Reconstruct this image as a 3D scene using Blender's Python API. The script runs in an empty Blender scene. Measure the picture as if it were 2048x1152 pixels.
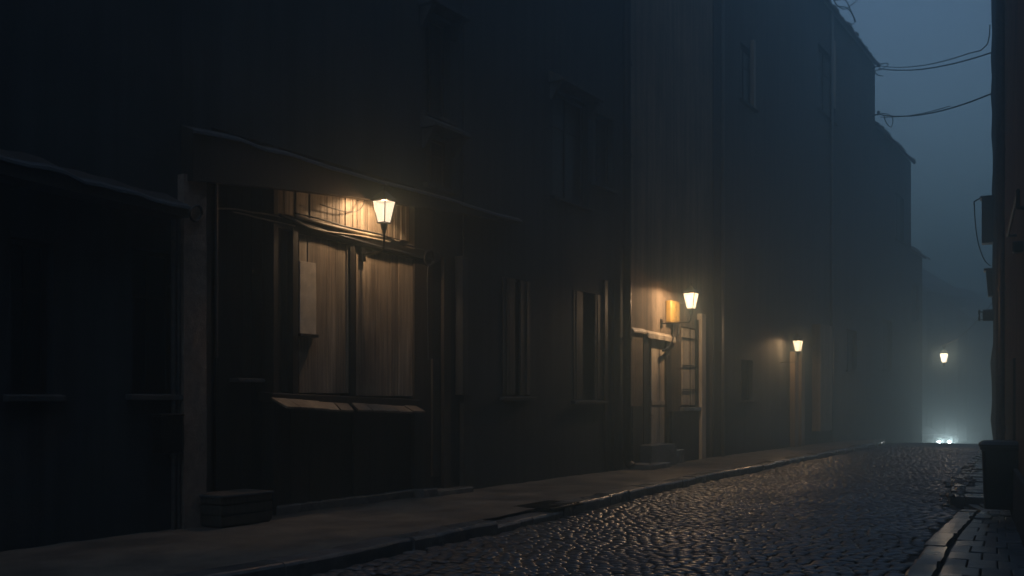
import bpy, math, random
import numpy as np
from mathutils import Vector
random.seed(7); rng = np.random.default_rng(7)
S = bpy.context.scene
COL = S.collection
R = math.radians

# ------------------------------------------------------------------ survey
# Measurements were taken on a 2048 x 1152 frame. The camera stands at the
# origin, eye 1.72 m above the roadway; +Y runs along the left-hand facades.
F, CX, HY, EYE = 2000.0, 1024.0, 800.0, 1.72
TH = math.atan(1266 / F); SN, CS = math.sin(TH), math.cos(TH)
D = 10.2                                   # distance to the left facade line

def cam(xc, zc):
    return (xc*CS - zc*SN, xc*SN + zc*CS)
def fy(px, off=0.0):                       # station along the facade
    t = (px-CX)/F; zc = (D-off)/(SN - t*CS)
    return zc*(t*SN+CS)
def fz(px, py, off=0.0):
    t = (px-CX)/F; zc = (D-off)/(SN - t*CS)
    return EYE + (HY-py)/F*zc
def fp(px, py, off=0.0):
    return Vector((-D+off, fy(px, off), fz(px, py, off)))
def at(px, py, zc):
    x, y = cam((px-CX)/F*zc, zc)
    return Vector((x, y, EYE+(HY-py)/F*zc))
def gp(px, py, z=0.0):
    zc = (EYE-z)*F/(py-HY)
    p = at(px, py, zc); p.z = z
    return p
def zr(y):                                 # road profile: level, then over a crest
    y = np.asarray(y, dtype=float)
    d = np.clip(y-36, 0, None); k = .0015; lim = .065/(2*k)
    return np.where(d < lim, -k*d*d, -k*lim*lim - .065*(d-lim))
# right-hand wall line
WK = .4555; WL = math.hypot(WK, 1)
wo = Vector((*cam(.72, 0), 0)); wd = Vector((*cam(WK/WL, 1/WL), 0)); wn = Vector((-wd.y, wd.x, 0))
def wp(s, o=0.0, z=0.0):
    p = wo + wd*s + wn*o; return Vector((p.x, p.y, z))
def ws(px, o=0.0):                         # station on the wall seen in column px, o metres out from it
    t = (px-CX)/F
    # cam coords of wall point: xc=.72+WK/WL*s - o/WL ; zc = s/WL + o*WK/WL
    return (t*o*WK/WL - .72 + o/WL)/((WK-t)/WL)
def wz(px, py, o=0.0):
    s = ws(px, o); zc = s/WL + o*WK/WL
    return EYE + (HY-py)/F*zc

# ------------------------------------------------------------------ helpers
BASE = {}
class MB:
    def __init__(s): s.v = []; s.f = []
    def add(s, vs, fs):
        b = len(s.v); s.v += [tuple(v) for v in vs]; s.f += [tuple(b+i for i in f) for f in fs]; return s
    def hexa(s, p):   # 8 points: bottom ring 0-3, top ring 4-7
        return s.add(p, [(3,2,1,0),(4,5,6,7),(0,1,5,4),(1,2,6,5),(2,3,7,6),(3,0,4,7)])
    def box(s, x0, x1, y0, y1, z0, z1):
        return s.hexa([(x0,y0,z0),(x1,y0,z0),(x1,y1,z0),(x0,y1,z0),(x0,y0,z1),(x1,y0,z1),(x1,y1,z1),(x0,y1,z1)])
    def obox(s, c, u, v, hu, hv, z0, z1):     # box with horizontal axes u, v
        u = Vector(u); v = Vector(v); c = Vector((c[0], c[1], 0))
        q = [c-u*hu-v*hv, c+u*hu-v*hv, c+u*hu+v*hv, c-u*hu+v*hv]
        return s.hexa([(p.x,p.y,z0) for p in q]+[(p.x,p.y,z1) for p in q])
    def tube(s, pts, r, n=8, closed=False):
        pts = [Vector(p) for p in pts]; N = len(pts); rr = r if isinstance(r, (list, tuple)) else [r]*N
        ring = []; prev = None
        for i, p in enumerate(pts):
            a = pts[i-1] if (i > 0 or closed) else p; b = pts[(i+1) % N] if (i < N-1 or closed) else p
            t = (b-a).normalized()
            if prev is None:
                up = Vector((0,0,1)) if abs(t.z) < .9 else Vector((1,0,0))
                nx = t.cross(up).normalized()
            else:
                nx = (prev - t*prev.dot(t)).normalized()
            prev = nx; ny = t.cross(nx)
            ring.append([p+nx*math.cos(2*math.pi*k/n)*rr[i]+ny*math.sin(2*math.pi*k/n)*rr[i] for k in range(n)])
        vs = [v for q in ring for v in q]; fs = []
        for i in range(N-1 if not closed else N):
            j = (i+1) % N
            for k in range(n): fs.append((i*n+k, i*n+(k+1)%n, j*n+(k+1)%n, j*n+k))
        if not closed: fs += [tuple(range(n-1,-1,-1)), tuple((N-1)*n+k for k in range(n))]
        return s.add(vs, fs)
    def rings(s, rs, cap=True):               # loft a list of equal-length loops
        n = len(rs[0]); vs = [v for r in rs for v in r]; fs = []
        for i in range(len(rs)-1):
            for k in range(n): fs.append((i*n+k, i*n+(k+1)%n, (i+1)*n+(k+1)%n, (i+1)*n+k))
        if cap: fs += [tuple(range(n-1,-1,-1)), tuple((len(rs)-1)*n+k for k in range(n))]
        return s.add(vs, fs)
    def build(s, name, mat, parent=None, bevel=0, smooth=False, seg=2):
        base = BASE.get(parent.name, Vector()) if parent else Vector()
        me = bpy.data.meshes.new(name)
        me.from_pydata([(v[0]-base.x, v[1]-base.y, v[2]-base.z) for v in s.v], [], s.f)
        me.materials.append(mat)
        if smooth: me.polygons.foreach_set('use_smooth', [True]*len(me.polygons))
        me.update()
        o = bpy.data.objects.new(name, me); COL.objects.link(o)
        if parent: o.parent = parent
        BASE[o.name] = base
        if bevel:
            m = o.modifiers.new('bevel', 'BEVEL'); m.width = bevel; m.segments = seg; m.limit_method = 'ANGLE'
        return o

def thing(name, label, cat, loc, group=None):
    o = bpy.data.objects.new(name, None); COL.objects.link(o); o.location = loc
    o.empty_display_size = .2
    BASE[o.name] = Vector(loc); return tag(o, label, cat, group)
def tag(o, label, cat, group=None):
    o['label'] = label; o['category'] = cat
    if group: o['group'] = group
    return o
def struct(o, kind='structure'):
    o['kind'] = kind; return o
def recentre(o, loc):
    """single-mesh thing: move its origin to its own base"""
    loc = Vector(loc)
    for v in o.data.vertices: v.co -= loc
    o.location = loc; return o

# ------------------------------------------------------------------ materials
def new_mat(name):
    m = bpy.data.materials.new(name); m.use_nodes = True
    nt = m.node_tree; b = nt.nodes['Principled BSDF']; return m, nt, b
def N(nt, typ, **kw):
    n = nt.nodes.new(typ)
    for k, v in kw.items():
        if k in n.inputs: n.inputs[k].default_value = v
        else: setattr(n, k, v)
    return n
def coords(nt, scale=(1,1,1)):
    tc = nt.nodes.new('ShaderNodeTexCoord'); mp = nt.nodes.new('ShaderNodeMapping')
    mp.inputs['Scale'].default_value = scale; nt.links.new(tc.outputs['Object'], mp.inputs['Vector']); return mp.outputs['Vector']
def ramp(nt, fac, stops):
    r = nt.nodes.new('ShaderNodeValToRGB'); e = r.color_ramp.elements
    while len(e) < len(stops): e.new(.5)
    for i, (p, c) in enumerate(stops): e[i].position = p; e[i].color = (*c, 1)
    nt.links.new(fac, r.inputs['Fac']); return r.outputs['Color']
def noise(nt, vec, scale, detail=4, rough=.6):
    n = nt.nodes.new('ShaderNodeTexNoise'); n.inputs['Scale'].default_value = scale
    n.inputs['Detail'].default_value = detail; n.inputs['Roughness'].default_value = rough
    nt.links.new(vec, n.inputs['Vector']); return n.outputs['Fac']
def mixc(nt, a, b, fac, mode='MULTIPLY'):
    m = nt.nodes.new('ShaderNodeMix'); m.data_type = 'RGBA'; m.blend_type = mode
    for sock, val in ((m.inputs['Factor'], fac), (m.inputs[6], a), (m.inputs[7], b)):
        if hasattr(val, 'links'): nt.links.new(val, sock)
        else: sock.default_value = val
    return m.outputs[2]
def bump(nt, b, h, strength, dist=.01):
    n = nt.nodes.new('ShaderNodeBump'); n.inputs['Strength'].default_value = strength; n.inputs['Distance'].default_value = dist
    nt.links.new(h, n.inputs['Height']); nt.links.new(n.outputs['Normal'], b.inputs['Normal'])

def plaster(name, c0, c1, c2, streak=.6, rough=.85, bs=.5):
    """limewashed plaster with blotches, run-off streaks and pitting"""
    m, nt, b = new_mat(name)
    v = coords(nt)
    blot = ramp(nt, noise(nt, v, .7, 6, .65), [(.32, c0), (.5, c1), (.68, c2)])
    st = ramp(nt, noise(nt, coords(nt, (5, 5, .25)), 1.0, 5, .6), [(.35, (1-streak,)*3), (.62, (1,1,1))])
    fine = noise(nt, v, 22, 5, .7)
    nt.links.new(mixc(nt, blot, st, 1.0), b.inputs['Base Color'])
    b.inputs['Roughness'].default_value = rough
    bump(nt, b, fine, bs, .02); return m
def wood(name, c0, c1, rough=.65, spread=.55):
    m, nt, b = new_mat(name)
    g = noise(nt, coords(nt, (30, 30, .9)), 1.0, 6, .65)
    blot = noise(nt, coords(nt, (2, 2, .5)), 1.2, 4, .6)
    col = ramp(nt, g, [(.3, c0), (.66, c1)])
    geo = nt.nodes.new('ShaderNodeNewGeometry')
    isl = ramp(nt, geo.outputs['Random Per Island'], [(0, (1-spread,)*3), (1, (1,1,1))])
    bl = ramp(nt, blot, [(.3, (.5,.45,.42)), (.65, (1,1,1))])
    nt.links.new(mixc(nt, mixc(nt, col, isl, 1.0), bl, 1.0), b.inputs['Base Color'])
    b.inputs['Roughness'].default_value = rough
    bump(nt, b, g, .5, .008); return m
def metal(name, c, rough=.45, met=.6, rust=None):
    m, nt, b = new_mat(name)
    n = noise(nt, coords(nt), 14, 5, .65)
    nt.links.new(ramp(nt, n, [(.4, c), (.68, rust or tuple(min(1, x*1.5) for x in c))]), b.inputs['Base Color'])
    b.inputs['Roughness'].default_value = rough; b.inputs['Metallic'].default_value = met
    bump(nt, b, n, .25, .004); return m
def stone(name, c0, c1, rlo, rhi, scale=3., bs=.5, island=.4, spec=.5):
    """stone with wet and dry patches"""
    m, nt, b = new_mat(name); v = coords(nt)
    col = ramp(nt, noise(nt, v, scale, 6, .65), [(.33, c0), (.66, c1)])
    geo = nt.nodes.new('ShaderNodeNewGeometry')
    isl = ramp(nt, geo.outputs['Random Per Island'], [(0, (1-island,)*3), (1, (1,1,1))])
    nt.links.new(mixc(nt, col, isl, 1.0), b.inputs['Base Color'])
    rr = ramp(nt, noise(nt, v, .9, 4, .6), [(.36, (rlo,)*3), (.64, (rhi,)*3)])
    nt.links.new(rr, b.inputs['Roughness']); b.inputs['Specular IOR Level'].default_value = spec
    bump(nt, b, noise(nt, v, 30, 5, .7), bs, .012); return m
def plain(name, c, rough=.6, met=0.0, spec=.5):
    m, nt, b = new_mat(name); v = coords(nt)
    nt.links.new(ramp(nt, noise(nt, v, 6, 4, .6), [(.35, tuple(x*.7 for x in c)), (.65, c)]), b.inputs['Base Color'])
    b.inputs['Roughness'].default_value = rough; b.inputs['Metallic'].default_value = met
    b.inputs['Specular IOR Level'].default_value = spec
    return m
def emissive(name, col, strength, transp=.55):
    m = bpy.data.materials.new(name); m.use_nodes = True; nt = m.node_tree; nt.nodes.clear()
    out = nt.nodes.new('ShaderNodeOutputMaterial'); mx = nt.nodes.new('ShaderNodeMixShader')
    e = nt.nodes.new('ShaderNodeEmission'); t = nt.nodes.new('ShaderNodeBsdfTransparent')
    e.inputs['Color'].default_value = (*col, 1); e.inputs['Strength'].default_value = strength
    mx.inputs['Fac'].default_value = 1-transp
    nt.links.new(t.outputs[0], mx.inputs[1]); nt.links.new(e.outputs[0], mx.inputs[2]); nt.links.new(mx.outputs[0], out.inputs['Surface'])
    return m

M = dict(
    plaster_soot = plaster('plaster_soot', (.04,.043,.045), (.065,.068,.07), (.09,.09,.088)),
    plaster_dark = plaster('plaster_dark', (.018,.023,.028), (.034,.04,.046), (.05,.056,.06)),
    plaster_grey = plaster('plaster_grey', (.12,.125,.13), (.20,.20,.20), (.26,.255,.245)),
    plaster_brown = plaster('plaster_brown', (.13,.10,.075), (.24,.185,.135), (.32,.25,.18)),
    plaster_ochre = plaster('plaster_ochre', (.13,.055,.026), (.22,.10,.045), (.28,.14,.07), .45),
    pilaster = stone('pilaster', (.17,.135,.11), (.30,.24,.195), .8, .9, 9, 1.0, 0),
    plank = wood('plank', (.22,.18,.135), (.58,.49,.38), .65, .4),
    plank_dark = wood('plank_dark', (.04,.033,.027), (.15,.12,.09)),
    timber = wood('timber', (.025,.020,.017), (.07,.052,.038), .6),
    pale_wood = wood('pale_wood', (.26,.20,.14), (.46,.36,.26), .6, .25),
    shelf = wood('shelf', (.20,.15,.10), (.40,.31,.21), .55, .3),
    cream = wood('cream', (.62,.54,.42), (.80,.72,.58), .5, .15),
    paper = plain('paper', (.80,.70,.55), .8),
    iron = metal('iron', (.018,.018,.02), .4, .7, (.05,.035,.025)),
    zinc = metal('zinc', (.10,.105,.11), .38, .7, (.17,.15,.13)),
    lead = metal('lead', (.09,.10,.11), .42, .4),
    cable = plain('cable', (.03,.03,.032), .4),
    cable_pale = plain('cable_pale', (.42,.36,.27), .45),
    tile = stone('tile', (.05,.045,.045), (.11,.09,.08), .35, .7, 5),
    cobble = stone('cobble', (.05,.05,.052), (.125,.122,.118), .38, .55, 2.2, .15, .45, .8),
    mortar = stone('mortar', (.010,.010,.010), (.025,.023,.021), .6, .9, 6, .6, 0),
    kerbstone = stone('kerbstone', (.12,.12,.12), (.26,.25,.24), .14, .40, 4, .7, .35),
    slab = stone('slab', (.05,.052,.056), (.12,.12,.12), .22, .5, 3, .5, .45),
    pave = stone('pave', (.055,.046,.037), (.20,.165,.125), .5, .9, 1.1, 1.2, 0),
    ground = stone('ground', (.03,.03,.03), (.06,.055,.05), .5, .8, 1, .6, 0),
    glass = plain('glass', (.015,.018,.022), .38),
    plastic = plain('plastic', (.012,.014,.016), .42),
    meter = plain('meter', (.55,.36,.10), .5),
    car_paint = plain('car_paint', (.05,.055,.065), .3, .3),
    rubber = plain('rubber', (.012,.012,.012), .8),
    lamp_glass = emissive('lamp_glass', (1.0,.79,.55), 3.0, .5),
    lamp_glass_bright = emissive('lamp_glass_bright', (1.0,.75,.47), 6.0, .5),
    lamp_glass_far = emissive('lamp_glass_far', (1.0,.80,.57), 11.0, .5),
    headlight = emissive('headlight', (.95,.98,1.0), 110, 0),
)

for k_, w_, r_ in (('cobble', 1.0, .26), ('kerbstone', .35, .22), ('slab', .4, .22), ('pave', .35, .38)):      # the film of wet
    b_ = M[k_].node_tree.nodes['Principled BSDF']; b_.inputs['Coat Weight'].default_value = w_; b_.inputs['Coat Roughness'].default_value = r_; b_.inputs['Coat IOR'].default_value = 1.33
for k_ in ('cobble', 'pave'):                  # water lies in patches
    nt_ = M[k_].node_tree; b_ = nt_.nodes['Principled BSDF']; hi = b_.inputs['Coat Weight'].default_value
    nt_.links.new(ramp(nt_, noise(nt_, coords(nt_, (1, .55, 1)), .75, 5, .6), [(.38, (.12*hi,)*3), (.60, (hi,)*3)]), b_.inputs['Coat Weight'])
# ------------------------------------------------------------------ left kerb line and right kerb line
KL = [gp(px, py) for px, py in ((150,1245),(350,1196),(480,1170),(602,1148),(734,1119),(852,1092),(988,1064),(1105,1036),(1200,1012),(1281,990),(1360,974),(1428,959),(1520,941),(1600,924),(1660,912),(1700,905))]
KL = [Vector((KL[0].x+.15, -12, 0))] + KL
for y, x in ((38,-8.35),(44,-9.0),(52,-10.4),(62,-13),(80,-18),(110,-26),(150,-38)): KL.append(Vector((x, y, 0)))
KR = [gp(px, py) for px, py in ((1811,1152),(1845,1100),(1880,1058),(1921,1022))]
KR = [Vector((KR[0].x+2.6, -12, 0)), Vector((KR[0].x+.6, 4, 0))] + KR
KRs = [gp(1897,1006,.05), gp(1903,972,.05), gp(1921,945,.05), gp(1957,908,.05)]   # raised stretch
KR += [Vector((p.x, p.y, 0)) for p in KRs]
for y, x in ((40,-5.0),(46,-5.6),(54,-7),(64,-9),(82,-14),(110,-22),(150,-34)): KR.append(Vector((x, y, 0)))
def interp(poly, y):
    ys = np.array([p.y for p in poly]); xs = np.array([p.x for p in poly]); o = np.argsort(ys)
    return np.interp(y, ys[o], xs[o])
KLx = lambda y: interp(KL, y)
KRx = lambda y: interp(KR, y)

# ------------------------------------------------------------------ ground, road, pavements
def sheet(name, xl, xr, ys, nx, zf, mat, jit=0.0):
    ys = np.asarray(ys, float); t = np.linspace(0, 1, nx)
    XL = xl(ys); XR = xr(ys)
    X = XL[:,None]*(1-t)+XR[:,None]*t; Y = np.repeat(ys[:,None], nx, 1); Z = zf(Y) + (rng.normal(0, jit, X.shape) if jit else 0)
    V = np.stack([X, Y, Z], -1).reshape(-1,3); b = MB()
    fs = [(i*nx+j, i*nx+j+1, (i+1)*nx+j+1, (i+1)*nx+j) for i in range(len(ys)-1) for j in range(nx-1)]
    b.add(V.tolist(), fs); return struct(b.build(name, mat, smooth=True))
yy = np.concatenate([np.linspace(-30, 36, 12), np.linspace(38, 70, 17), np.linspace(75, 220, 16)])
sheet('ground', lambda y: y*0-150, lambda y: y*0+150, yy, 12, lambda y: zr(y)-.09, M['ground'])
yr = np.concatenate([np.arange(-12, 36, 2.), np.arange(36, 70, 1.), np.arange(70, 150, 4.)])
sheet('road_bed', lambda y: KLx(y)-.1, lambda y: KRx(y)+.1, yr, 8, lambda y: zr(y)-.035, M['mortar'])

def cobbles():
    """setts laid in courses across the street, every one domed, tipped and worn a little differently"""
    g = np.array([-1,-.72,-.25,.25,.72,1.]); n = len(g); GX, GY = np.meshgrid(g, g, indexing='ij')
    prof = (1-np.abs(GX)**6*.85)*(1-np.abs(GY)**6*.9)
    qf = np.array([(i*n+j, (i+1)*n+j, (i+1)*n+j+1, i*n+j+1) for i in range(n-1) for j in range(n-1)])
    V = []; C = 0; y = 3.0; row = 0
    while y < 62:
        d = .125 + rng.normal(0, .006); xl = float(KLx(y))+.05; xr = float(KRx(y))-.05
        x = xl - rng.uniform(0, .16)
        while x < xr:
            w = rng.uniform(.13, .22)
            cx = x+w/2; cy = y + rng.normal(0, .008) + .02*math.sin(cx*2.1+y*.7)
            if cx-w/2 > xl-.06 and cx+w/2 < xr+.08:
                h = rng.normal(0, .005) + .018*math.sin(cx*1.3+y*.55)*math.sin(y*.31+cx*.4)
                tx, ty = rng.normal(0, .032, 2); a = rng.normal(0, .05)
                hx, hy = (w-.014)/2, (d-.012)/2
                lx = GX*hx*(1-.10*GY**2); ly = GY*hy*(1-.10*GX**2)
                X = cx+lx*math.cos(a)-ly*math.sin(a); Y = cy+lx*math.sin(a)+ly*math.cos(a)
                Z = h + tx*lx + ty*ly + prof*.018 - .018 + rng.normal(0, .0009, GX.shape) + float(zr(y))
                V.append(np.stack([X, Y, Z], -1).reshape(-1,3)); C += 1
            x += w
        y += d; row += 1
    V = np.concatenate(V); Fs = (np.arange(C)[:,None,None]*n*n + qf[None]).reshape(-1,4)
    me = bpy.data.meshes.new('road'); me.vertices.add(len(V)); me.vertices.foreach_set('co', V.ravel())
    me.loops.add(Fs.size); me.loops.foreach_set('vertex_index', Fs.ravel().astype(np.int32))
    me.polygons.add(len(Fs)); me.polygons.foreach_set('loop_start', np.arange(0, Fs.size, 4, dtype=np.int32))
    me.polygons.foreach_set('loop_total', np.full(len(Fs), 4, dtype=np.int32))
    me.polygons.foreach_set('use_smooth', np.ones(len(Fs), dtype=bool))
    me.materials.append(M['cobble']); me.update(calc_edges=True); me.validate()
    o = bpy.data.objects.new('road', me); COL.objects.link(o); struct(o)
cobbles()

# left pavement: tamped, uneven, dusty
yp = np.concatenate([np.arange(-12, 4, 2.), np.arange(4, 40, .22), np.arange(40, 150, 2.)])
sheet('pavement', lambda y: np.where(y < 60, -D-.3, KLx(y)-3), lambda y: KLx(y)-.28, yp, 15, lambda y: zr(y)+.125, M['pave'], .006)
def kerb_run(poly, y0, y1, width, z1, name, mat, side=-1, skip=(), tilt=.010):
    b = MB(); y = y0
    while y < y1:
        L = random.uniform(.7, 1.25); ya, yb = y+.008, min(y+L-.008, y1)
        low = 0
        for a, c, dz in skip:
            if a < (ya+yb)/2 < c: low = dz
        j = random.gauss(0, .012); dz = random.gauss(0, tilt*.6); k = 5
        rs = []
        for i in range(k):
            t = i/(k-1); yv = ya+(yb-ya)*t; x = float(interp(poly, yv)) + j + random.gauss(0, .004); zb = float(zr(yv))
            w = width*random.uniform(.93, 1.05); zt = zb+z1+dz-low+random.gauss(0, .005)
            xo = x; xi = x+side*w
            loop = [(xo, yv, zb-.1), (xo+.004, yv, zt-.035), (xo+side*.012, yv, zt-.010), (xo+side*.035, yv, zt), (xi, yv, zt+.002), (xi, yv, zb-.1)]
            rs.append(loop)
        b.rings(rs); y += L
    return struct(b.build(name, mat))
kerb_run(KL, -6, 41.5, .30, .135, 'kerb', M['kerbstone'], -1, ((fy(1330)-12.2, fy(1330)-9.9, .06),))

# right gutter stones, low slabs, then a raised stretch
kerb_run(KR, -6, gp(1921,1022).y, .25, .03, 'gutter', M['slab'], 1, (), .006)
def slabs():
    b = MB(); s = -8.0; row = 0
    while s < 17.4:
        L = random.uniform(.42, .60); e = s+L-.016
        pts = []
        for q in (s, e):
            w = wp(q, .03); y = w.y
            for _ in range(6):                       # foot of the row on the gutter's inner edge
                k = Vector((float(KRx(y))+.30, y, 0)); o = (k-wo).dot(wn); y = wp(q, o).y
            pts.append((w, wp(q, max(o, .1))))
        (wa, ka), (wb, kb) = pts
        cuts = [0, .42, .74, 1] if row % 2 else [0, .26, .60, 1]
        for t0, t1 in zip(cuts, cuts[1:]):
            t1 -= .018; q = [ka.lerp(wa,t0), ka.lerp(wa,t1), kb.lerp(wb,t1), kb.lerp(wb,t0)]; dz = random.gauss(0, .006)
            b.hexa([(p.x,p.y,-.12) for p in q]+[(p.x,p.y,.03+dz+random.gauss(0,.003)) for p in q])
        s += L; row += 1
    struct(b.build('pavement_slabs', M['slab'], bevel=.010))
slabs()
sheet('pavement_bed', lambda y: KRx(y)+.2, lambda y: KRx(y)+4.5, np.arange(-12, 60, 1.), 4, lambda y: zr(y)-.05, M['mortar'])
# raised stretch beside the bin, with a broken stone edge
def raised():
    b = MB(); pl = KRs
    s0, s1 = 17.7, 36.
    for k in range(34):
        s = s0+(s1-s0)*k/34; e = s+(s1-s0)/34-.012
        a = wp(s, 0); c = wp(e, 0)
        xa = float(interp(KR, a.y+.15)); xc_ = float(interp(KR, c.y+.15))
        ka = Vector((xa+.02+random.gauss(0,.03), a.y+.15, 0)); kc = Vector((xc_+.02+random.gauss(0,.03), c.y+.15, 0))
        # stone edging, then flags up to the wall
        for t0, t1, h in ((0, .24, .115), (.25, .62, .10), (.63, 1.0, .105)):
            q = [ka.lerp(a, t0), ka.lerp(a, t1), kc.lerp(c, t1), kc.lerp(c, t0)]; dz = random.gauss(0, .014)
            b.hexa([(p.x, p.y, -.1) for p in q] + [(p.x, p.y, h+dz+random.gauss(0,.004)+float(zr(p.y))) for p in q])
    struct(b.build('pavement_raised', M['slab'], bevel=.012))
raised()

# ------------------------------------------------------------------ facade building helpers
def wall_mesh(y0, y1, z0, z1, off, holes=(), reveal=.28, depth=7.0):
    b = MB(); x = -D+off
    ys = sorted({y0, y1, *[h[0] for h in holes], *[h[1] for h in holes]}); zs = sorted({z0, z1, *[h[2] for h in holes], *[h[3] for h in holes]})
    for i in range(len(ys)-1):
        for j in range(len(zs)-1):
            ym, zm = (ys[i]+ys[i+1])/2, (zs[j]+zs[j+1])/2
            if any(h[0] < ym < h[1] and h[2] < zm < h[3] for h in holes): continue
            b.add([(x,ys[i],zs[j]),(x,ys[i+1],zs[j]),(x,ys[i+1],zs[j+1]),(x,ys[i],zs[j+1])], [(0,1,2,3)])
    for a, c, e, f in holes:
        xr = x-reveal
        b.add([(x,a,e),(x,c,e),(x,c,f),(x,a,f),(xr,a,e),(xr,c,e),(xr,c,f),(xr,a,f)], [(0,4,5,1),(1,5,6,2),(2,6,7,3),(3,7,4,0),(4,7,6,5)])
    xb = x-depth
    b.add([(x,y0,z0),(x,y1,z0),(x,y1,z1),(x,y0,z1),(xb,y0,z0),(xb,y1,z0),(xb,y1,z1),(xb,y0,z1)], [(0,3,7,4),(1,5,6,2),(3,2,6,7),(4,7,6,5)])
    return b
def hole(px0, px1, py0, py1, off=0):          # py read at the left column for the head, at the left for the sill
    pm = (px0+px1)/2
    return (fy(px0, off), fy(px1, off), fz(pm, py1, off), fz(pm, py0, off))
def window(root, h, off, hood=True, sill=True, frame_mat='timber', mull=1, trans=1):
    """timber casement set back in its opening: frame with bars, one pane, stone sill, weathered hood"""
    a, c, e, f = h; x = -D+off-.16; t = .055; b = MB()
    b.box(x-.03, x+.03, a, a+t, e, f); b.box(x-.03, x+.03, c-t, c, e, f)
    b.box(x-.03, x+.03, a+t, c-t, e, e+t); b.box(x-.03, x+.03, a+t, c-t, f-t, f)
    for k in range(mull):
        y = a+(c-a)*(k+1)/(mull+1); b.box(x-.022, x+.022, y-.022, y+.022, e+t, f-t)
    for k in range(trans):
        z = e+(f-e)*(.68 if trans == 1 else (k+1)/(trans+1)); b.box(x-.018, x+.018, a+t, c-t, z-.018, z+.018)
    w = b.build('window', M[frame_mat], root)
    MB().box(x-.012, x-.004, a+.02, c-.02, e+.02, f-.02).build('pane', M['glass'], w)
    xw = -D+off
    if sill: MB().hexa([(xw-.1,a-.09,e-.09),(xw+.11,a-.09,e-.09),(xw+.11,c+.09,e-.09),(xw-.1,c+.09,e-.09),(xw-.1,a-.09,e),(xw+.11,a-.09,e-.025),(xw+.11,c+.09,e-.025),(xw-.1,c+.09,e)]).build('sill', M['plaster_soot'], w, bevel=.008)
    if hood:
        hb = MB(); hb.hexa([(xw,a-.16,f+.05),(xw+.34,a-.16,f+.05),(xw+.34,c+.16,f+.05),(xw,c+.16,f+.05),(xw,a-.16,f+.30),(xw+.34,a-.16,f+.11),(xw+.34,c+.16,f+.11),(xw,c+.16,f+.30)])
        for y in (a-.06, c+.06): hb.hexa([(xw,y-.05,f-.28),(xw+.05,y-.05,f-.28),(xw+.05,y+.05,f-.28),(xw,y+.05,f-.28),(xw,y-.05,f+.048),(xw+.26,y-.05,f+.048),(xw+.26,y+.05,f+.048),(xw,y+.05,f+.048)])
        hb.build('hood', M['plaster_soot'], w, bevel=.008)
    return w
def planks(y0, y1, z0, z1, x, wmin=.09, wmax=.15, th=.025, jit=.007, ztop=None):
    b = MB(); y = y0
    while y < y1-.02:
        w = min(random.uniform(wmin, wmax), y1-y); d = random.gauss(0, jit)
        zt0 = z1 if ztop is None else ztop(y); zt1 = z1 if ztop is None else ztop(y+w)
        zb = z0+random.uniform(0, .012)
        b.hexa([(x-th,y+.003,zb),(x+d,y+.003,zb),(x+d+random.gauss(0,.003),y+w-.003,zb),(x-th,y+w-.003,zb),(x-th,y+.003,zt0),(x+d,y+.003,zt0),(x+d+random.gauss(0,.003),y+w-.003,zt1),(x-th,y+w-.003,zt1)])
        y += w
    return b
def downpipe(root, px, z0, z1, off, r=.045, shoe=True, y=None, mat='zinc', name='downpipe'):
    y = fy(px, off) if y is None else y; x = -D+off
    pts = [(x,y,z1)] + [(x,y,z0+.32)]
    if shoe: pts += [(x+.01,y,z0+.22),(x+.05,y,z0+.13),(x+.14,y,z0+.07)]
    else: pts += [(x,y,z0)]
    b = MB(); b.tube(pts, r, 12); z = z0+.9
    while z < z1:
        b.tube([(x,y,z-.03),(x,y,z+.03)], r*1.28, 12); b.box(x-off-.0, x, y-.012, y+.012, z-.012, z+.012); z += 2.1
    return b.build(name, M[mat], root, smooth=False)
def eave_roof(root, y0, y1, z, off=0, over=.45, pitch=.75, depth=7.0, ragged=.04, name='roof'):
    """tiled roof slope: a board, rows of pan tiles whose ends make an uneven edge, and a gutter"""
    b = MB(); x0 = -D+off+over; xb = -D+off-depth/2; zb = z+(x0-xb)*pitch
    b.hexa([(x0,y0,z-.03),(x0,y1,z-.03),(xb,y1,zb-.03),(xb,y0,zb-.03),(x0,y0,z+.05),(x0,y1,z+.05),(xb,y1,zb+.05),(xb,y0,zb+.05)])
    y = y0
    while y < y1:
        w = random.uniform(.2, .26)
        for k in range(4):
            if random.random() < .06: continue
            o = random.gauss(0, ragged) + .03 - .34*k; h = .075 + abs(random.gauss(0, ragged*.5)); l = .42
            xa, xe = x0+o, x0+o-l; za, ze = z+(x0-xa)*pitch+.06, z+(x0-xe)*pitch+.05
            rs = []
            for X, Z, hh in ((xa, za, h), (xe, ze, h*.8)):
                rs.append([(X,y,Z)]+[(X, y+w*(.5-.5*math.cos(math.pi*i/4)), Z+hh*math.sin(math.pi*i/4)) for i in range(1,4)]+[(X,y+w-.01,Z)])
            b.rings(rs)
        y += w
    r = b.build(name, M['tile'], root)
    g = MB(); xg = x0+.05; n = 7; rs = []
    for yv in np.linspace(y0, y1, max(3, int((y1-y0)/1.5))):
        dz = random.gauss(0, .02)
        out = [(xg+.075*math.cos(math.pi+math.pi*i/n), yv, z-.02+dz+.075*math.sin(math.pi+math.pi*i/n)) for i in range(n+1)]
        inn = [(xg+.066*math.cos(math.pi+math.pi*i/n), yv, z-.02+dz+.066*math.sin(math.pi+math.pi*i/n)) for i in range(n, -1, -1)]
        rs.append(out+inn)
    g.rings(rs); g.build('gutter', M['zinc'], r)
    return r
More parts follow.
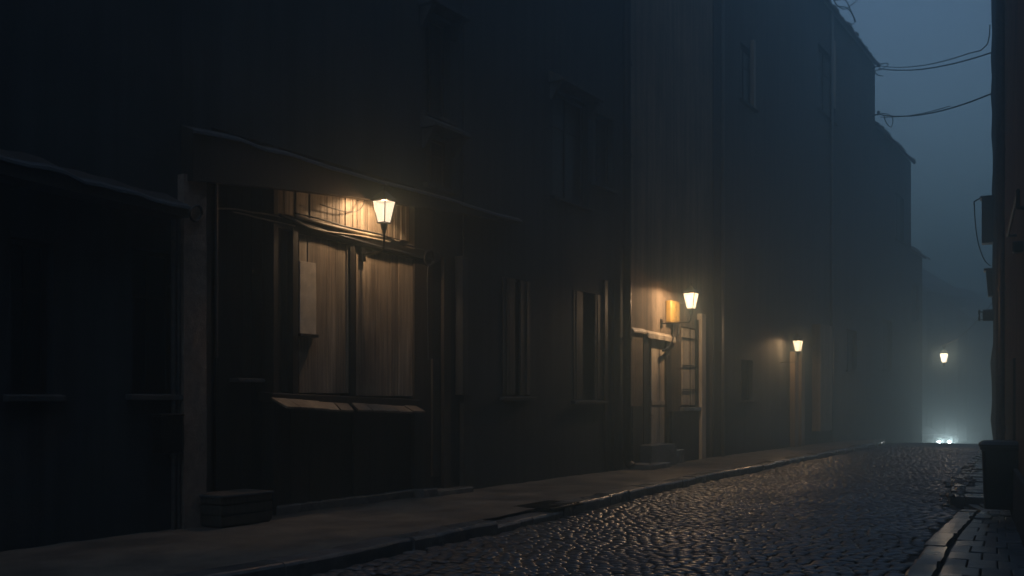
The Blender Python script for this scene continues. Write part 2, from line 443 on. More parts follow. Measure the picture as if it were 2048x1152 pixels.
def canopy(root, px0, px1, ptop, pbot, proj, off=0, sag=.03, name='canopy', back=.35):
    """shallow lean-to along the front: sloped boards, deep fascia, wavy lead-edged drip"""
    x1 = -D+off+proj; xw = -D+off; n = 14; rs = []; er = []
    for i in range(n+1):
        px = px0+(px1-px0)*i/n; y = fy(px, off+proj); t = i/n
        zt = fz(px0, ptop[0], off+proj)*(1-t)+fz(px1, ptop[1], off+proj)*t + random.gauss(0, sag*.5); zb = fz(px0, pbot[0], off+proj)*(1-t)+fz(px1, pbot[1], off+proj)*t
        rs.append([(xw,y,zb+.02),(x1,y,zb),(x1,y,zt),(xw,y,zt+back)])
        er.append([(x1-.04,y,zt+.022),(x1+.035,y,zt-.008),(x1+.04,y,zt-.04),(x1+.003,y,zt-.04),(x1+.003,y,zt+.004),(x1-.04,y,zt+.034)])
    c = MB().rings(rs).build(name, M['timber'], root)
    e = MB(); e.rings(er); e.build('drip_edge', M['lead'], c)
    return c

GROUND = .125
# ---------------------------------------------------------- 1. dark plastered house, far left
near = thing('plastered_house', 'unlit dark plastered house at the far left edge, beside the rough pilaster', 'house', (-D, 5, 0), 'houses along the left side of the street')
yn = fy(362)
hn = [(fy(262,.0), fy(352,.0), fz(300,786), fz(300,500)), (fy(20), fy(105), fz(60,787), fz(60,480))]
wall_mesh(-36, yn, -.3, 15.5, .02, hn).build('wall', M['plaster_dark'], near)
for h in hn: window(near, h, .02, hood=False)
canopy(near, -120, 378, (278, 412), (318, 436), .42, .02, name='ledge', back=.2)
for px in (347, 357): downpipe(near, px, GROUND, fz(px, 425, .09), .09, .028, shoe=False)
eave_roof(near, -36, yn-.05, 15.5, .02)
b = MB(); y = fy(334, .1); b.box(-D+.02,-D+.2, y-.16, y+.16, fz(334,905), fz(334,832)); b.box(-D+.02,-D+.215, y-.175, y+.175, fz(334,832), fz(334,832)+.03)
b.build('cabinet', M['iron'], near, bevel=.01)

# ---------------------------------------------------------- 2. house with the timber shopfront
shop = thing('shop_house', 'tall dark house with the lamplit boarded timber shopfront and deep canopy', 'house', (-D, 12, 0), 'houses along the left side of the street')
ys0, ys1 = yn, fy(868)
bay = (fy(420)+.02, fy(866), GROUND+.0, fz(640, 318))
hs = [bay, hole(852, 902, 275, 372), hole(848, 900, 36, 232)]
ys1 = fy(925)
hs = [bay, (hs[1][0], hs[1][1], hs[1][2], hs[1][3]), (hs[2][0], hs[2][1], hs[2][2], hs[2][3])]
hs[0] = (bay[0], fy(846), -.29, bay[3])
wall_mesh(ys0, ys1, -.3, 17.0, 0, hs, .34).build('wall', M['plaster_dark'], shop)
for h in hs[1:]: window(shop, h, 0, hood=True)
eave_roof(shop, ys0+.02, ys1-.02, 17.0, 0)
canopy(shop, 386, 1042, (257, 440), (361, 446), .24, 0, name='canopy', back=.10)
# rough pilaster
b = MB(); ya, yb = fy(368,.14), fy(413,.14); zt = fz(390, 352, .14); rs = []
for i in range(26):
    z = -.1+(zt+.1)*i/25; j = lambda s=.003: random.gauss(0, s)
    rs.append([(-D-.05,ya,z),(-D+.14+j(),ya+j(),z),(-D+.14+j(),ya+.14+j(.004),z),(-D+.14+j(),yb-.12+j(.004),z),(-D+.14+j(),yb+j(),z),(-D-.05,yb,z)])
b.rings(rs); b.build('pilaster', M['pilaster'], shop)
# dark recess left of the shopfront: boarded door
xb = -.30
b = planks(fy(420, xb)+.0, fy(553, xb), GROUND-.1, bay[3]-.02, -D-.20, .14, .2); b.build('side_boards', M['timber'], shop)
b = MB(); y0, y1 = fy(468,-.1), fy(522,-.1); z = fz(495, 757, -.1); b.box(-D-.2, -D-.02, y0, y1, z-.05, z); b.build('ledge', M['lead'], shop, bevel=.006)
downpipe(shop, 433, fz(433, 715, .05), fz(433, 362, .05), .05, .02, shoe=False, mat='zinc')
# boarded shop front
zs = fz(700, 790, .02); lint = lambda y: fz(595, 455, .0)+(y-fy(595))*(fz(838, 512)-fz(595, 455))/(fy(838)-fy(595))
def panel(pxa, pxb, z0, ztop, x, mat='plank', **k):
    return planks(fy(pxa, x), fy(pxb, x), z0, 0, -D+x, ztop=ztop, **k).build('plank_panel', M[mat], shop)
zs0 = fz(560, 783)
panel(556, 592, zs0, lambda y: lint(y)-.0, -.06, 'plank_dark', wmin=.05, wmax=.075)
panel(598, 701, zs0-.02, lambda y: lint(y)-.05, -.035, wmin=.16, wmax=.26)
panel(712, 829, zs0-.06, lambda y: lint(y)-.05, -.035, wmin=.15, wmax=.26)
panel(556, 838, fz(640, 442), lambda y: bay[3]-.03, -.08, wmin=.05, wmax=.09)      # boards above the lintel
def post(pxa, pxb, z0, z1, x0, x1, name='post', mat='timber', root=shop):
    MB().box(-D+x0, -D+x1, fy(pxa, x1), fy(pxb, x1), z0, z1).build(name, M[mat], root, bevel=.008)
post(586, 597, zs0-.05, lint(fy(590))-.01, -.2, .035)
post(701, 711, zs0-.05, lint(fy(706))-.05, -.2, .02)
post(829, 866, GROUND-.1, bay[3], -.2, .015, mat='plank_dark')
post(866, 879, GROUND+.3, fz(872, 718, .06), .0, .06, mat='plank_dark')
post(547, 557, GROUND-.1, bay[3], -.2, .02)
# lintel beam
b = MB(); rs = []
for px in np.linspace(560, 866, 9):
    y = fy(px, .09); z = lint(y)
    rs.append([(-D-.15,y,z-.07),(-D+.02,y,z-.07),(-D+.025,y,z+.09),(-D-.15,y,z+.10)])
b.rings(rs); b.build('lintel', M['timber'], shop, bevel=.008)
# sill beam and the two sloping counter boards
b = MB(); y0, y1 = fy(545,.10), fy(846,.10); za, zb_ = fz(545,800,.1), fz(846,812,.1)
b.hexa([(-D-.2,y0,za-.02),(-D+.10,y0,za-.02),(-D+.10,y1,zb_-.03),(-D-.2,y1,zb_-.03),(-D-.2,y0,fz(545,783,.1)),(-D+.10,y0,fz(545,786,.1)),(-D+.10,y1,fz(846,800,.1)),(-D-.2,y1,fz(846,797,.1))])
b.build('sill', M['timber'], shop, bevel=.008)
def counter(pa, pb, qa, qb, n):
    b = MB(); x0, x1 = .10, .42
    A, B_ = fp(pa[0], pa[1], x0), fp(pb[0], pb[1], x0); C_, E = fp(qa[0], qa[1], x1), fp(qb[0], qb[1], x1)
    for k in range(n):
        t0, t1 = k/n+.004, (k+1)/n-.006; dz = random.gauss(0, .006); e = random.gauss(0, .012)
        p = [A.lerp(B_,t0), C_.lerp(E,t0), C_.lerp(E,t1), A.lerp(B_,t1)]
        p[1].x += e; p[2].x += e
        b.hexa([(q.x,q.y,q.z-.03+dz) for q in p]+[(q.x,q.y,q.z+dz) for q in p])
    return b.build('counter_board', M['shelf'], shop)
counter((541,796), (697,806), (572,814), (708,820), 5)
counter((703,806), (832,812), (716,820), (851,823), 5)
# plinth boards below the counter
planks(fy(556), fy(838), -.2, fz(700, 812), -D-.05, .25, .4).build('plinth', M['timber'], shop)
MB().box(-D-.2, -D+.05, fy(556,.05), fy(866,.05), -.2, GROUND+.12).build('plinth_stone', M['kerbstone'], shop, bevel=.02)

# pinned notice panel with its little ledge
nb = thing('notice_board', 'blank pale panel fixed to the lamplit plank shopfront', 'notice board', fp(615, 670, -.02))
MB().box(-D-.018, -D+.012, fy(600,.01), fy(632,.01), fz(616,668,.01), fz(616,524,.01)).build('panel', M['paper'], nb, bevel=.004)
MB().box(-D-.02, -D+.07, fy(598,.03), fy(634,.03), fz(616,674,.03), fz(616,668,.03)).build('ledge', M['timber'], nb, bevel=.004)
rg = MB(); rs=[]
# crate on the pavement by the recess
cr = thing('crate', 'dark wooden crate on the pavement between pilaster and shopfront', 'crate', (-D+.3, fy(490,.3), GROUND))
ya, yb = fy(440,.5), fy(542,.5); ztop = fz(500, 983, .35); b = MB(); b.box(-D-.02,-D+.5,ya+.02,yb-.02,GROUND,ztop-.03); b.build('box', M['timber'], cr)
b = MB()
for k in range(3): b.box(-D+.0, -D+.52, ya, yb, GROUND+.03+k*(ztop-GROUND)/3, GROUND+.03+(k+.82)*(ztop-GROUND)/3)
b.build('slats', M['plank_dark'], cr)
MB().box(-D-.01, -D+.54, ya-.02, yb+.02, ztop-.028, ztop).build('lid', M['lead'], cr, bevel=.006)

# low stone steps/blocks at the foot of the right-hand shop post
def block(pxa, pxb, py, x0, x1, label, mat='kerbstone', name='stone_block'):
    ya, yb = fy(pxa,x1), fy(pxb,x1); z = fz((pxa+pxb)/2, py, x1)
    o = MB().box(-D+x0, -D+x1, ya, yb, GROUND-.03, z).build(name, M[mat], bevel=.02)
    recentre(o, (-D+(x0+x1)/2, (ya+yb)/2, GROUND-.03)); return tag(o, label, 'stone block', 'stone blocks at the foot of the shopfront')
block(848, 876, 977, .07, .30, 'small upright stone block at the foot of the right shopfront post')
block(882, 948, 977, .05, .34, 'long low stone block lying at the wall right of the shopfront')

# ---------------------------------------------------------- 3. dark house with shuttered ground floor
mid = thing('shuttered_house', 'dim narrow house with shuttered ground floor windows between shopfront and lit doorway', 'house', (-D, 19, 0), 'houses along the left side of the street')
ym0, ym1 = ys1, fy(1250); mo = .03
hm = [hole(1105, 1176, 192, 402, mo), hole(1004, 1060, 558, 792, mo), hole(1146, 1206, 585, 800, mo), hole(1186, 1226, 232, 372, mo)]
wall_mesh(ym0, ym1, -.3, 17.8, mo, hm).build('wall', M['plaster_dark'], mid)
window(mid, hm[0], mo); window(mid, hm[3], mo, hood=False)
for h in hm[1:3]:
    w = window(mid, h, mo, hood=False)
    a, c, e, f = h; m_ = (a+c)/2
    for y0, y1 in ((a+.01, a+.44), (c-.36, c-.01)):
        planks(y0, y1, e+.02, f-.01, -D+mo+.012, .09, .12, .045).build('shutter', M['plank_dark'], w)
eave_roof(mid, ym0+.03, ym1-.02, 17.8, mo)
MB().box(-D+mo, -D+mo+.18, fy(925,.2), fy(936,.2), fz(930, 790, .2), fz(930, 512, .2)).build('buttress', M['plaster_soot'], mid, bevel=.012)
MB().box(-D+mo, -D+mo+.10, fy(925,.1), fy(938,.1), GROUND, fz(930, 792, .1)).build('plinth', M['plaster_dark'], mid, bevel=.012)
post(888, 902, GROUND, fz(895, 515, .1), .03, .10, 'post', 'plank_dark', mid)
post(1210, 1216, GROUND, fz(1213, 560, .10), .03, .08, 'post', 'timber', mid)
post(1228, 1238, GROUND, fz(1233, 560, .12), .03, .10, 'post', 'timber', mid)
downpipe(mid, 1254, GROUND, 17.8, .16, .10, mat='iron')

# ---------------------------------------------------------- 4. house with lit doorway
dh = thing('doorway_house', 'brown plastered house with the lamplit pale door and barred window', 'house', (-D, fy(1330), 0), 'houses along the left side of the street')
yd0, yd1 = fy(1250)+.01, fy(1425); do = .0
door = (fy(1288), fy(1341), GROUND+.27, fz(1318, 676))
winB = hole(1362, 1391, 655, 814)
hd = [door, winB]
wall_mesh(yd0, yd1, -.3, 17.4, do, hd, .3).build('wall', M['plaster_brown'], dh)
eave_roof(dh, yd0+.02, yd1-.02, 17.4, do)
dr = planks(fy(1297,-.12), fy(1331,-.12), door[2], door[3]-.02, -D-.045, .18, .26, .04, .004).build('door', M['cream'], dh)
for za, zb in ((.02, .22), (1.2, 1.32)):
    MB().box(-D-.10,-D-.025, fy(1299,-.1), fy(1329,-.1), door[2]+za, door[2]+zb).build('rail', M['cream'], dr, bevel=.006)
yh = fy(1301,-.06); MB().tube([(-D-.08,yh,1.35),(-D-.02,yh,1.35),(-D-.02,yh+.10,1.35)], .012, 8).build('handle', M['zinc'], dr, smooth=True)
b = MB(); b.box(-D-.28,-D+.02, fy(1286), fy(1296), GROUND+.2, door[3]); b.box(-D-.28,-D+.02, fy(1332), fy(1342), GROUND+.2, door[3]); b.box(-D-.28,-D+.022, fy(1286), fy(1342), door[3]-.02, door[3]+.07)
b.build('door_frame', M['timber'], dh, bevel=.008)
def hoodboard(pxa, pya, pxb, pyb, proj, th, mat='cream'):
    A, B_ = fp(pxa, pya, proj), fp(pxb, pyb, proj); b = MB()
    b.hexa([(-D,A.y,A.z-th+.06),(A.x,A.y,A.z-th),(B_.x,B_.y,B_.z-th),(-D,B_.y,B_.z-th+.06),(-D,A.y,A.z+.08),(A.x,A.y,A.z),(B_.x,B_.y,B_.z),(-D,B_.y,B_.z+.08)])
    b.build('door_canopy', M[mat], dh, bevel=.008)
hoodboard(1268, 661, 1294, 664, .07, .05); hoodboard(1297, 666, 1352, 676, .10, .12)
b = MB(); b.box(-D-.1, -D+.42, fy(1302,.4), fy(1352,.4), 0, fz(1325, 889, .4)); b.box(-D-.1,-D+.30, fy(1352,.3)+.01, fy(1369,.3), 0, fz(1360, 899, .3))
b.box(-D-.1,-D+.72, fy(1300,.7), fy(1340,.7), 0, GROUND+.12); b.build('step', M['kerbstone'], dh, bevel=.015)
w = window(dh, winB, do, hood=False, sill=False, frame_mat='cream', mull=1, trans=2)
a, c, e, f = winB
planks(a+.05, c-.05, e+.05, f-.05, -D+.018, .12, .2, .03, .003).build('shutter', M['cream'], w)
b = MB()
for yv in ((a+c)/2,): b.tube([(-D+.05,yv,e+.02),(-D+.05,yv,f-.02)], .012, 8)
for z in (e+(f-e)*.22, e+(f-e)*.52, e+(f-e)*.86): b.box(-D+.035, -D+.062, a-.03, c+.03, z-.012, z+.012)
b.build('bars', M['iron'], w)
MB().box(-D, -D+.13, a-.1, c+.1, e-.1, e).build('sill', M['kerbstone'], w, bevel=.01)
MB().box(-D+do, -D+do+.10, fy(1345,.1), fy(1398,.1), -.1, fz(1370, 822, .1)).build('plinth', M['plaster_dark'], dh, bevel=.015)
MB().box(-D+do, -D+do+.05, fy(1392,.05), fy(1402,.05), GROUND, fz(1397, 640, .05)).build('pilaster', M['plaster_dark'], dh, bevel=.01)
post(1404, 1412, GROUND, fz(1408, 628, .14), .0, .14, 'pilaster', 'cream', dh)
MB().box(-D,-D+.12, fy(1264,.1), fy(1284,.1), -.1, fz(1275, 812,.1)).build('plinth', M['plaster_dark'], dh, bevel=.01)

# yellow meter box and its curved conduit
mb = thing('meter_box', 'yellow upright meter box on the wall above the pale door', 'meter box', fp(1349, 645, .0))
ya, yb = fy(1341,.14), fy(1358,.14); z0, z1 = fz(1349,646,.14), fz(1349,602,.14)
MB().box(-D, -D+.16, ya, yb, z0, z1).build('case', M['meter'], mb, bevel=.03, seg=3)
b = MB(); b.box(-D+.161,-D+.172, ya+.03, yb-.03, z0+.05, z1-.05); b.build('cover', M['meter'], mb, bevel=.006)
ym = (ya+yb)/2
for yo, zo, rr in ((ym, z0+.14, .025), (ym-.02, z1-.16, .02)):
    MB().tube([(-D+.172,yo,zo),(-D+.185,yo,zo)], rr, 10).build('lock', M['iron'], mb)
pts = [(-D+.08,ym+.05,z0), (-D+.09,ym+.05,z0-.22), (-D+.09,ym-.05,z0-.42), (-D+.09,ym-.3,z0-.62), (-D+.09,ym-.62,z0-.72)]
def smooth(pts, n=6):
    pts = [Vector(p) for p in pts]; out = []
    for i in range(len(pts)-1):
        p0 = pts[max(i-1,0)]; p1 = pts[i]; p2 = pts[i+1]; p3 = pts[min(i+2, len(pts)-1)]
        for k in range(n):
            t = k/n
            out.append(.5*((2*p1)+(p2-p0)*t+(2*p0-5*p1+4*p2-p3)*t*t+(-p0+3*p1-3*p2+p3)*t**3))
    return out+[pts[-1]]
MB().tube(smooth(pts), .035, 10).build('conduit', M['iron'], mb, smooth=True)
MB().tube(smooth([(-D+.13,yb+.01,z1-.02),(-D+.13,yb+.10,z1-.08),(-D+.12,yb+.10,z0+.1),(-D+.1,yb+.03,z0-.3)]), .014, 8).build('wire', M['cable'], mb, smooth=True)

# ---------------------------------------------------------- 5. tall hazy house
tall = thing('tall_house', 'tall hazy house with the ragged tiled eaves against the sky', 'house', (-D, 38, 0), 'houses along the left side of the street')
yt0, yt1 = fy(1425)+.01, fy(1748); zt = fz(1700, 62, .15)
ht = [hole(1478, 1508, 96, 208), hole(1634, 1668, 104, 232), hole(1478,1503,720,800), hole(1640, 1666, 652, 722), hole(1690, 1712, 660, 740)]
wall_mesh(yt0, yt1, -4, zt, .04, ht).build('wall', M['plaster_soot'], tall)
for i, h in enumerate(ht): window(tall, h, .04, hood=False, frame_mat='pale_wood' if i == 3 else 'timber')
eave_roof(tall, yt0, yt1+.1, zt, .04, over=.12, ragged=.09)
for px in (1510, 1670): post(px-2, px+2, fz(px, 225), fz(px, 92), .04, .16, 'pilaster', 'pale_wood', tall)
for px0, px1 in ((1590, 1597), (1603, 1610)): post(px0, px1, float(zr(fy(1600)))+.1, fz(1600, 704, .3), .04, .22, 'pilaster', 'plaster_brown', tall)
post(1641, 1664, fz(1650, 860, .04), fz(1650, 650, .3), .04, .34, 'pilaster', 'plaster_brown', tall)  # pier added to catch the amber lantern's light as a bright wall patch
downpipe(tall, 1664, -1, zt-.1, .14, .06, shoe=False)
downpipe(tall, 1446, GROUND, zt-.1, .14, .05, shoe=False)

far = thing('far_house', 'lower house beyond the tall one, almost lost in fog', 'house', (-D, 50, -1), 'houses along the left side of the street')
yf0, yf1 = fy(1748)+.02, fy(1822); zf = fz(1780, 275, .15)
hf = [hole(1790, 1808, 390, 480), hole(1764, 1784, 640, 740)]
wall_mesh(yf0, yf1, -4, zf, 0, hf).build('wall', M['plaster_soot'], far)
for h in hf: window(far, h, 0, hood=False)
eave_roof(far, yf0+.12, yf1, zf, 0, over=.12, ragged=.10)
last = thing('last_house', 'lowest and farthest house on the left, a faint shape in the fog', 'house', (-D-.3, 57, -1), 'houses along the left side of the street')
yl0, yl1 = fy(1822)+.02, fy(1856); zl = fz(1840, 500, .15)
hl = [hole(1828, 1838, 560, 640), hole(1842, 1850, 570, 640)]
wall_mesh(yl0, yl1, -4, zl, -.3, hl).build('wall', M['plaster_soot'], last)
for h in hl: window(last, h, -.3, hood=False)
eave_roof(last, yl0+.12, yl1, zl, -.3, over=.12, ragged=.10)

# ------------------------------------------------------------------ lanterns
LG = 'lanterns along the left side of the street'
def lantern(label, loc, sc, energy, col, rod=.15, mount='wall', glass='lamp_glass', name='wall_lantern', open_top=False, soft=.25, cone=176, axis=(-.36,0,-.93)):
    """four-sided tapered glass lantern with a pyramid cap; loc is the middle of the glass"""
    loc = Vector(loc); bz = loc
    t = thing(name, label, 'lantern', bz, LG)
    L = lambda x, y, z: (loc.x+x*sc, loc.y+y*sc, loc.z+z*sc)
    sq = lambda r, z: [L(-r,-r,z), L(r,-r,z), L(r,r,z), L(-r,r,z)]
    g = MB(); g.rings([sq(.068,-.165), sq(.124,.165)], cap=False); g.build('glass', M[glass], t)
    fr = MB()
    for sx, sy in ((-1,-1),(1,-1),(1,1),(-1,1)): fr.tube([L(.070*sx,.070*sy,-.17), L(.127*sx,.127*sy,.17)], .008*sc, 6)
    for r, z in ((.072,-.172), (.128,.170)):
        q = sq(r, z)
        for i in range(4): fr.tube([q[i], q[(i+1)%4]], .010*sc, 6)
    fr.build('frame', M['iron'], t)
    c = MB()
    if open_top:                              # bare wire crown
        for sx, sy in ((-1,-1),(1,-1),(1,1),(-1,1)): c.tube([L(.125*sx,.125*sy,.17), L(0,0,.38)], .010*sc, 6)
        c.rings([sq(.14,.172), sq(.14,.186)])
    else:
        c.rings([sq(.155,.172), sq(.155,.186), sq(.10,.245), sq(.05,.30), sq(.025,.33)])
    c.build('cap', M['iron'], t)
    f = MB(); zt = .38 if open_top else .33; f.rings([[L(r*math.cos(a),r*math.sin(a),z) for a in np.linspace(0,2*math.pi,9)[:-1]] for r, z in ((.014,zt-.01),(.026,zt+.03),(.02,zt+.055),(.004,zt+.085))]); f.build('finial', M['iron'], t)
    b = MB(); b.rings([[L(r*math.cos(a),r*math.sin(a),z) for a in np.linspace(0,2*math.pi,11)[:-1]] for r, z in ((.062,-.18),(.055,-.195),(.042,-.27),(.03,-.29),(.028,-.33))])
    zb = loc.z-.33*sc
    if mount == 'wall':
        xw = -D-.02
        b.tube([(loc.x,loc.y,zb+.02),(loc.x,loc.y,zb-rod)], .018, 10)
        b.tube(smooth([(loc.x,loc.y,zb-rod+.02),(loc.x-.03,loc.y,zb-rod-.06),(loc.x-.14,loc.y,zb-rod-.09),(xw,loc.y,zb-rod-.09)]), .016, 10)
        b.box(xw, xw+.05, loc.y-.05, loc.y+.05, zb-rod-.20, zb-rod+.02)
        b.build('bracket', M['iron'], t)
    else:
        b.build('base', M['iron'], t)
        h = MB(); h.tube([L(.05*math.cos(q), 0, .46+.05*math.sin(q)) for q in np.linspace(0, 2*math.pi, 13)[:-1]], .010, 6, closed=True); h.build('hook', M['iron'], t)
    # added spot steers most light down and to the wall, bulb shines all round
    for nm, kind, e in (('bulb', 'POINT', energy*soft), ('added_spot', 'SPOT', energy)):
        if nm == 'added_spot' and mount != 'wall': continue
        ld = bpy.data.lights.new(nm, kind); ld.energy = e; ld.color = col if kind == 'SPOT' else tuple(c**1.35 for c in col); ld.shadow_soft_size = .05*sc
        lo = bpy.data.objects.new(nm, ld); COL.objects.link(lo); lo.parent = t; lo.location = loc-bz+Vector((0,0,.115*sc))
        if kind == 'SPOT':
            ld.spot_size = R(cone); ld.spot_blend = .2; lo.rotation_euler = Vector(axis).to_track_quat('-Z', 'Y').to_euler()
    return t
WARM = (1.0, .65, .37)
lantern('glowing lantern on a thin upright bracket above the plank shopfront, nearest of the lit lanterns', fp(768, 424, .43), .97, 200, WARM, rod=.20, cone=138, axis=(-.60,0,-.80), soft=.22)
lantern('glowing lantern beside the yellow meter box', fp(1382, 602, .80), 1.12, 420, WARM, rod=.06, glass='lamp_glass_bright')
lantern('small amber lantern with a bare wire crown on the hazy house', fp(1596, 692, .62), 1.02, 260, (1.0,.62,.31), rod=.10, open_top=True, glass='lamp_glass_bright')
lantern('pale lantern hung from a thin wire over the far end of the street', at(1888, 716, 39), 1.0, 200, (1.0,.80,.60), mount='hung', soft=1, glass='lamp_glass_far', name='hanging_lantern')

# ------------------------------------------------------------------ cables on the left facades
def cable(label, pts, r, mat='cable', n=7, loc=None, group=None, name='cable', sm=True):
    p = smooth(pts, 8) if sm else pts
    o = MB().tube(p, r, n).build(name, M[mat], smooth=True)
    recentre(o, p[0]); return tag(o, label, 'cable', group)
CG = 'cables along the shopfront lintel'
def wallcab(pp, off): return [fp(px, py, off) for px, py in pp]
cable('thick pale pipe-like cable, topmost on the shopfront lintel below the nearest lantern', wallcab([(592,432),(640,446),(690,458),(735,468),(772,474)], .07), .026, 'cable_pale', group=CG)
cable('thin dark cable hugging the upper side of the pale lintel cable', wallcab([(590,426),(640,438),(700,455),(768,471),(800,486),(862,502)], .09), .012, group=CG)
cable('pale sagging cable running below the thick one on the shopfront lintel', wallcab([(591,440),(620,455),(660,464),(720,472),(780,484)], .08), .014, 'cable_pale', group=CG)
cable('short pale cable end lying on the lower edge of the shopfront lintel', wallcab([(676,456),(700,463),(735,472),(780,479),(800,482)], .06), .013, 'cable_pale', group=CG)
cable('dark thick cable drooping from the lintel to the right-hand shop post', wallcab([(560,430),(600,446),(690,474),(770,496),(840,513),(870,520)], .06), .022, group=CG)
cable('thin wire looping down from the canopy just left of the nearest lantern', wallcab([(640,408),(670,418),(700,424),(718,420),(727,408),(729,396)], .06), .008)
cable('pale cable pair crossing the dark recess, upper strand', wallcab([(432,417),(470,418),(500,424),(532,428),(590,440)], .02), .013, 'cable_pale', group='cables across the recess')
cable('pale cable pair crossing the dark recess, lower strand', wallcab([(466,424),(495,430),(522,437),(590,452)], .02), .012, 'cable_pale', group='cables across the recess')
def coil(label, px, py, off, r, n, mat='cable'):
    c = fp(px, py, off); pts = []
    for i in range(n*14+1):
        a = 2*math.pi*i/14; k = r*(1+.12*math.sin(i*.9))
        pts.append((c.x+.02*math.sin(i*.37), c.y+k*math.cos(a), c.z+k*math.sin(a)))
    return cable(label, pts, .012, mat, sm=False, name='cable_coil')
coil('coil of dark cable hanging on the right-hand end of the shopfront lintel', 858, 516, .08, .14, 3)
coil('ring of cable hung at the top of the rough pilaster', 392, 427, .17, .10, 2)
cable('loose cable tail curling down from the coil at the right shop post', wallcab([(868,500),(880,508),(878,520),(864,528),(856,535),(855,600),(857,720)], .12), .010, 'cable')

# overhead lines between the eaves and the right-hand wall
def span(a, b, sag, n=18):
    a = Vector(a); b = Vector(b); return [a.lerp(b, i/n)+Vector((0,0,-4*sag*(i/n)*(1-i/n))) for i in range(n+1)]
def rwall(px, py, o=.03):
    s = ws(px, o); p = wp(s, o); p.z = wz(px, py, o); return p
OG = 'overhead lines across the street'
for py in (133, 229):                          # iron arms on the tall house corner that carry the lines
    a_ = fp(1744, py+4, .04); b_ = fp(1757, py, .30)
    MB().tube([a_, a_.lerp(b_, .6)+Vector((0,0,.03)), b_], .03, 8).build('line_bracket', M['iron'], tall)
    MB().rings([[(b_.x+r*math.cos(q), b_.y+r*math.sin(q), b_.z+z) for q in np.linspace(0,2*math.pi,9)[:-1]] for r, z in ((.03,-.02),(.07,.02),(.05,.06),(.07,.10),(.04,.16))]).build('insulator', M['glass'], tall)
le = lambda px, py: fp(px, py, .30)
lp = at(1888, 716, 39)+Vector((0,0,.50)); w0 = fp(1812, 640, .02); w1 = rwall(1986, 672); w0.z = lp.z+.55; w1.z = lp.z+.5
cable('thin wire carrying the hanging lantern over the far end of the street', [w0.lerp(lp, k/6)-Vector((0,0,.25*math.sin(math.pi*k/6))) for k in range(6)]+[lp]+[lp.lerp(w1, k/6)-Vector((0,0,.2*math.sin(math.pi*k/6))) for k in range(1,7)], .005, sm=False)
cable('overhead line between the tall eaves and right wall, uppermost with a curled end', span(le(1756,131), at(1940,106,30), .22)+[at(1962,101,28.5), at(1975,88,28), at(1979,70,28), at(1980,50,28)], .016, sm=False, group=OG)
cable('overhead line between the tall eaves and right wall, just under the curled one', span(le(1758,137), at(1986,104,28.2), .25), .022, sm=False, group=OG)
cable('lower overhead line, thicker of the pair below the tall eaves', span(le(1758,229), at(1988,185,27.5), .3), .024, sm=False, group=OG)
cable('lower overhead line, thinner strand twisted beside the thick one', span(le(1760,234), at(1900,212,33), .12), .015, sm=False, group=OG)
cable('curled spare cable hanging from the roof end below the tall eaves', [le(x,y) for x,y in ((1757,228),(1768,227),(1780,230),(1786,240),(1782,254),(1773,246),(1768,232))], .022)
cable('knot of short cable ends at the corner of the tall eaves', [le(x,y) for x,y in ((1745,120),(1758,128),(1772,126),(1776,130),(1764,138),(1750,142),(1756,150),(1766,152))], .024)
for k, (pts, lab) in enumerate((
    (((1660,-20),(1672,8),(1688,18),(1700,12),(1722,-6)), 'tangled wire on the roof edge, strand rising to the top of the frame'),
    (((1668,2),(1690,0),(1702,22),(1712,44)), 'tangled wire on the roof edge, strand drooping over the tiles'),
    (((1676,12),(1694,16),(1706,32),(1708,46),(1696,52)), 'tangled wire on the roof edge, short hooked strand'))):
    cable(lab, [le(x,y) for x,y in pts], .02, group='tangled wires on the tall roof edge')

# ------------------------------------------------------------------ right-hand side
rh = thing('ochre_house', 'ochre plastered house rising at the right edge above the bin', 'house', wp(20, 0, 0))
s0, s1, H = -38, ws(1986), 20.0
def wbox(b, sa, sb, o0, o1, z0, z1):
    q = [wp(sa,o0), wp(sb,o0), wp(sb,o1), wp(sa,o1)]
    return b.hexa([(p.x,p.y,z0) for p in q]+[(p.x,p.y,z1) for p in q])
wbox(MB(), s0, ws(2000), -7, 0, -1, H).build('wall', M['plaster_ochre'], rh)
rs = []
b = MB()
for i in range(40):                            # worn end of the wall, dark and uneven
    z = -1+21*i/39; sa = ws(2000)+.004; sb = s1+random.gauss(0,.10)
    q = [wp(sa,-6), wp(sb,-6), wp(sb, .03+random.gauss(0,.02)), wp(sa,.05)]
    rs.append([(p.x,p.y,z) for p in q])
b.rings(rs); b.build('end_wall', M['plaster_dark'], rh)
b = MB(); wbox(b, s0, ws(2003), -.0+.002, .07, -.2, .75); b.build('plinth', M['plaster_dark'], rh, bevel=.02)
for s_, o_, r_ in ((ws(2006,.1), .12, .05), (ws(1996,.1), .10, .045)):
    p = wp(s_, o_); t = MB(); t.tube([(p.x,p.y,.0),(p.x,p.y,H)], r_, 10)
    z = 1.2
    while z < H: t.tube([(p.x,p.y,z),(p.x,p.y,z+.07)], r_*1.3, 10); z += 2.4
    t.build('downpipe', M['zinc'], rh)
# door in the ochre wall
b = MB(); wbox(b, ws(2031), ws(2016), -.02, .035, .1, 2.35); b.build('door', M['timber'], rh, bevel=.01)

